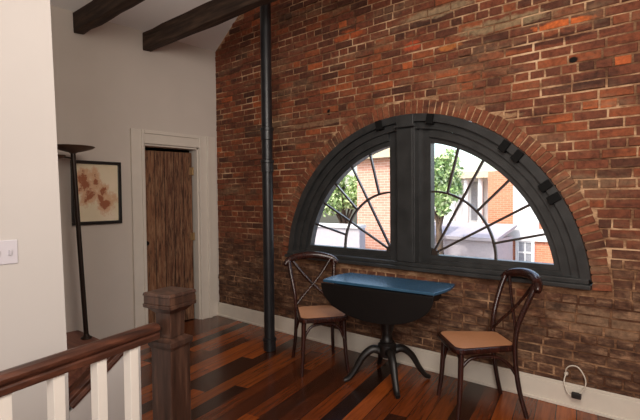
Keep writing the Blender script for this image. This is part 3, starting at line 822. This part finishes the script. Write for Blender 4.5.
# white columned building
Yw = 15.0
a = far((-1.0, 9, 2.05), Yw); b = far((0.08, 9, 0.4), Yw)
wb = thing('white_building', 'white columned building beside the green tree, through the right half of the window', 'building', ((a.x+b.x)/2, Yw, GROUND))
off = Vector(wb.location)
bm = bmesh.new(); box(bm, Vector((a.x-1.5, Yw+1.2, GROUND))-off, Vector((b.x+0.4, Yw+5, a.z-0.1))-off); obj('building_wall', bm, M_ow, wb)
bm = bmesh.new(); box(bm, Vector((a.x-1.5, Yw-0.2, a.z-0.1))-off, Vector((b.x+0.4, Yw+5, a.z+0.15))-off); obj('porch_roof', bm, M_obeige, wb)
for u in (0.05, 0.42, 0.8):
    x = a.x + (b.x-a.x)*u
    bm = bmesh.new(); lathe(bm, [(0.16, 0), (0.16, 0.1), (0.12, 0.15), (0.10, a.z-0.1-GROUND)], 16, Matrix.Translation((x-off.x, 0.1, 0))); obj('column', bm, M_ow, wb, smooth=40)
bm = bmesh.new(); box(bm, Vector((a.x+0.45, Yw+1.15, 0.4))-off, Vector((a.x+1.0, Yw+1.199, 2.1))-off); obj('window', bm, M_opane, wb)
# low grey roof across the yard
Yg = 11.0
a = far((-2.6, 9, 0.50), Yg); b = far((0.32, 9, 0.50), Yg)
gb = thing('grey_roofed_shed', 'low lavender grey roofed shed at the foot of the right light', 'shed', ((a.x+b.x)/2, Yg, GROUND)); off = Vector(gb.location)
bm = bmesh.new(); box(bm, Vector((a.x, Yg, GROUND))-off, Vector((b.x, Yg+1.6, a.z-0.25))-off); obj('shed_wall', bm, M_ogrey, gb)
bm = bmesh.new(); prism(bm, [Vector((a.x-0.1, Yg-0.15, a.z-0.3))-off, Vector((a.x-0.1, Yg+1.75, a.z+0.05))-off, Vector((a.x-0.1, Yg+1.75, a.z+0.15))-off, Vector((a.x-0.1, Yg-0.15, a.z-0.2))-off], (b.x-a.x+0.2, 0, 0)); obj('shed_roof', bm, M_ogrey, gb)
# parked-yard wall, grey, at the foot of the left light
Yl = 7.4
a = far((-9, 9, 0.42), Yl); b = far((-4.25, 9, 0.42), Yl)
gl = thing('garden_wall', 'pale grey garden wall below the tree, through the left half of the window', 'wall', ((a.x+b.x)/2, Yl, GROUND)); off = Vector(gl.location)
bm = bmesh.new(); box(bm, Vector((a.x, Yl, GROUND))-off, Vector((b.x, Yl+0.3, a.z))-off); obj('wall_face', bm, M_ogrey, gl)
bm = bmesh.new(); box(bm, Vector((a.x, Yl-0.06, a.z))-off, Vector((b.x, Yl+0.36, a.z+0.09))-off); obj('wall_coping', bm, M_ow, gl)

def tree(label, cx, cy, cz, rx, rz, n, seed):
    rnd = random.Random(seed)
    t = thing('leafy_tree', label, 'tree', (cx, cy, GROUND), 0, 'trees outside the window')
    h = cz - GROUND
    bm = bmesh.new(); sweep(bm, spline([(0, 0, 0), (0.08, 0, h*0.4), (-0.05, 0.05, h*0.8), (0, 0, h*1.05)], 5), [0.16, 0.05], 10); tk = obj('trunk', bm, M_bark, t, smooth=60)
    for k in range(5):
        a = 2*PI*k/5 + rnd.random(); bm = bmesh.new()
        sweep(bm, spline([(0, 0, h*0.72), (math.cos(a)*rx*0.4, math.sin(a)*rx*0.4, h*0.9), (math.cos(a)*rx*0.8, math.sin(a)*rx*0.8, h + rz*0.3*rnd.uniform(-1, 1.6))], 4), [0.05, 0.015], 6); obj('branch', bm, M_bark, tk)
    V = []; F = []
    clumps = []
    for k in range(26):
        d = Vector((rnd.gauss(0, 1), rnd.gauss(0, 1), rnd.gauss(0, 1))).normalized()*rnd.random()**0.4
        clumps.append((Vector((d.x*rx*0.8, d.y*rx*0.8, h + d.z*rz*0.8)), rnd.uniform(0.28, 0.5)*min(rx, rz)))
    for i in range(n):
        c, r = rnd.choice(clumps)
        p = c + Vector((rnd.gauss(0, 1), rnd.gauss(0, 1), rnd.gauss(0, 1))).normalized()*r*rnd.random()**0.5
        s = rnd.uniform(0.05, 0.10)
        u = Vector((rnd.gauss(0, 1), rnd.gauss(0, 1), rnd.gauss(0, 1))).normalized(); w = u.orthogonal().normalized()
        b = len(V); V += [p-u*s, p+w*s*0.5, p+u*s, p-w*s*0.5]; F.append((b, b+1, b+2, b+3))
    me = bpy.data.meshes.new('foliage'); me.from_pydata([tuple(q) for q in V], [], F)
    link('foliage', me, M_leaf, t)
c1 = far((-4.9, 9, 1.7), 9.6)
tree('green leafy tree outside the left half of the window', c1.x, 9.6, c1.z, 1.05, 1.0, 4200, 3)
c2 = far((-1.35, 9, 1.9), 9.2)
tree('green leafy tree outside the right half of the window, beside the mullion', c2.x, 9.2, c2.z, 0.62, 1.45, 3600, 5)

# ------------------------------------------------------------------ light
w = bpy.data.worlds.new('sky'); sc.world = w; w.use_nodes = True
nt = w.node_tree; bg = nt.nodes['Background']
sky = nt.nodes.new('ShaderNodeTexSky'); sky.sky_type = 'NISHITA'; sky.sun_disc = False; sky.sun_elevation = R_(50); sky.sun_rotation = R_(200); sky.air_density = 1.2; sky.dust_density = 3.0
nt.links.new(sky.outputs[0], bg.inputs['Color']); bg.inputs['Strength'].default_value = 0.5

def light(kind, name, loc, energy, color, **kw):
    l = bpy.data.lights.new(name, kind); l.energy = energy; l.color = color
    for k, v in kw.items(): setattr(l, k, v)
    o = bpy.data.objects.new(name, l); col.objects.link(o); o.location = loc
    return o
def aim(o, tgt): o.rotation_euler = (Vector(tgt)-o.location).to_track_quat('-Z', 'Y').to_euler()
s = light('SUN', 'sun', (0, -10, 20), 3.3, (1.0, 0.96, 0.9), angle=R_(2)); aim(s, Vector((3, 5, 0)))
s = light('AREA', 'room_fill', (6.0, -5.7, 2.5), 160, (1.0, 0.94, 0.89), shape='RECTANGLE', size=2.2, size_y=1.8); aim(s, (2.4, -0.4, 1.4))  # added fill light behind the camera, no window stands there
s = light('AREA', 'overhead_fill', (4.6, -2.5, 2.9), 62, (1.0, 0.91, 0.80), shape='DISK', size=1.4); aim(s, (1.6, -0.9, 1.0))  # added overhead fill, no fixture hangs here
s = light('AREA', 'sky_light_through_window', (2.72, 0.9, 2.6), 60, (0.82, 0.92, 1.0), shape='RECTANGLE', size=2.6, size_y=1.0); aim(s, (2.72, -0.6, 0.7))

# ------------------------------------------------------------------ camera
cd = bpy.data.cameras.new('camera'); cd.sensor_width = 36.0; cd.sensor_fit = 'HORIZONTAL'; cd.lens = 25.7425; cd.clip_start = 0.05
co = bpy.data.objects.new('camera', cd); col.objects.link(co)
V_ = Vector((-0.65012194, 0.7592823, -0.02884193)); R3 = Vector((0.75974464, 0.65014913, -0.00970577)); U3 = Vector((-0.01138214, 0.02822243, 0.99953686))
m = Matrix((R3, U3, -V_)).transposed().to_4x4(); m.translation = CAMP
co.matrix_world = m
sc.camera = co
vs = sc.view_settings
vs.view_transform = 'Standard'; vs.look = 'None'; vs.gamma = 1.0; vs.use_curve_mapping = False; vs.exposure = 0.0
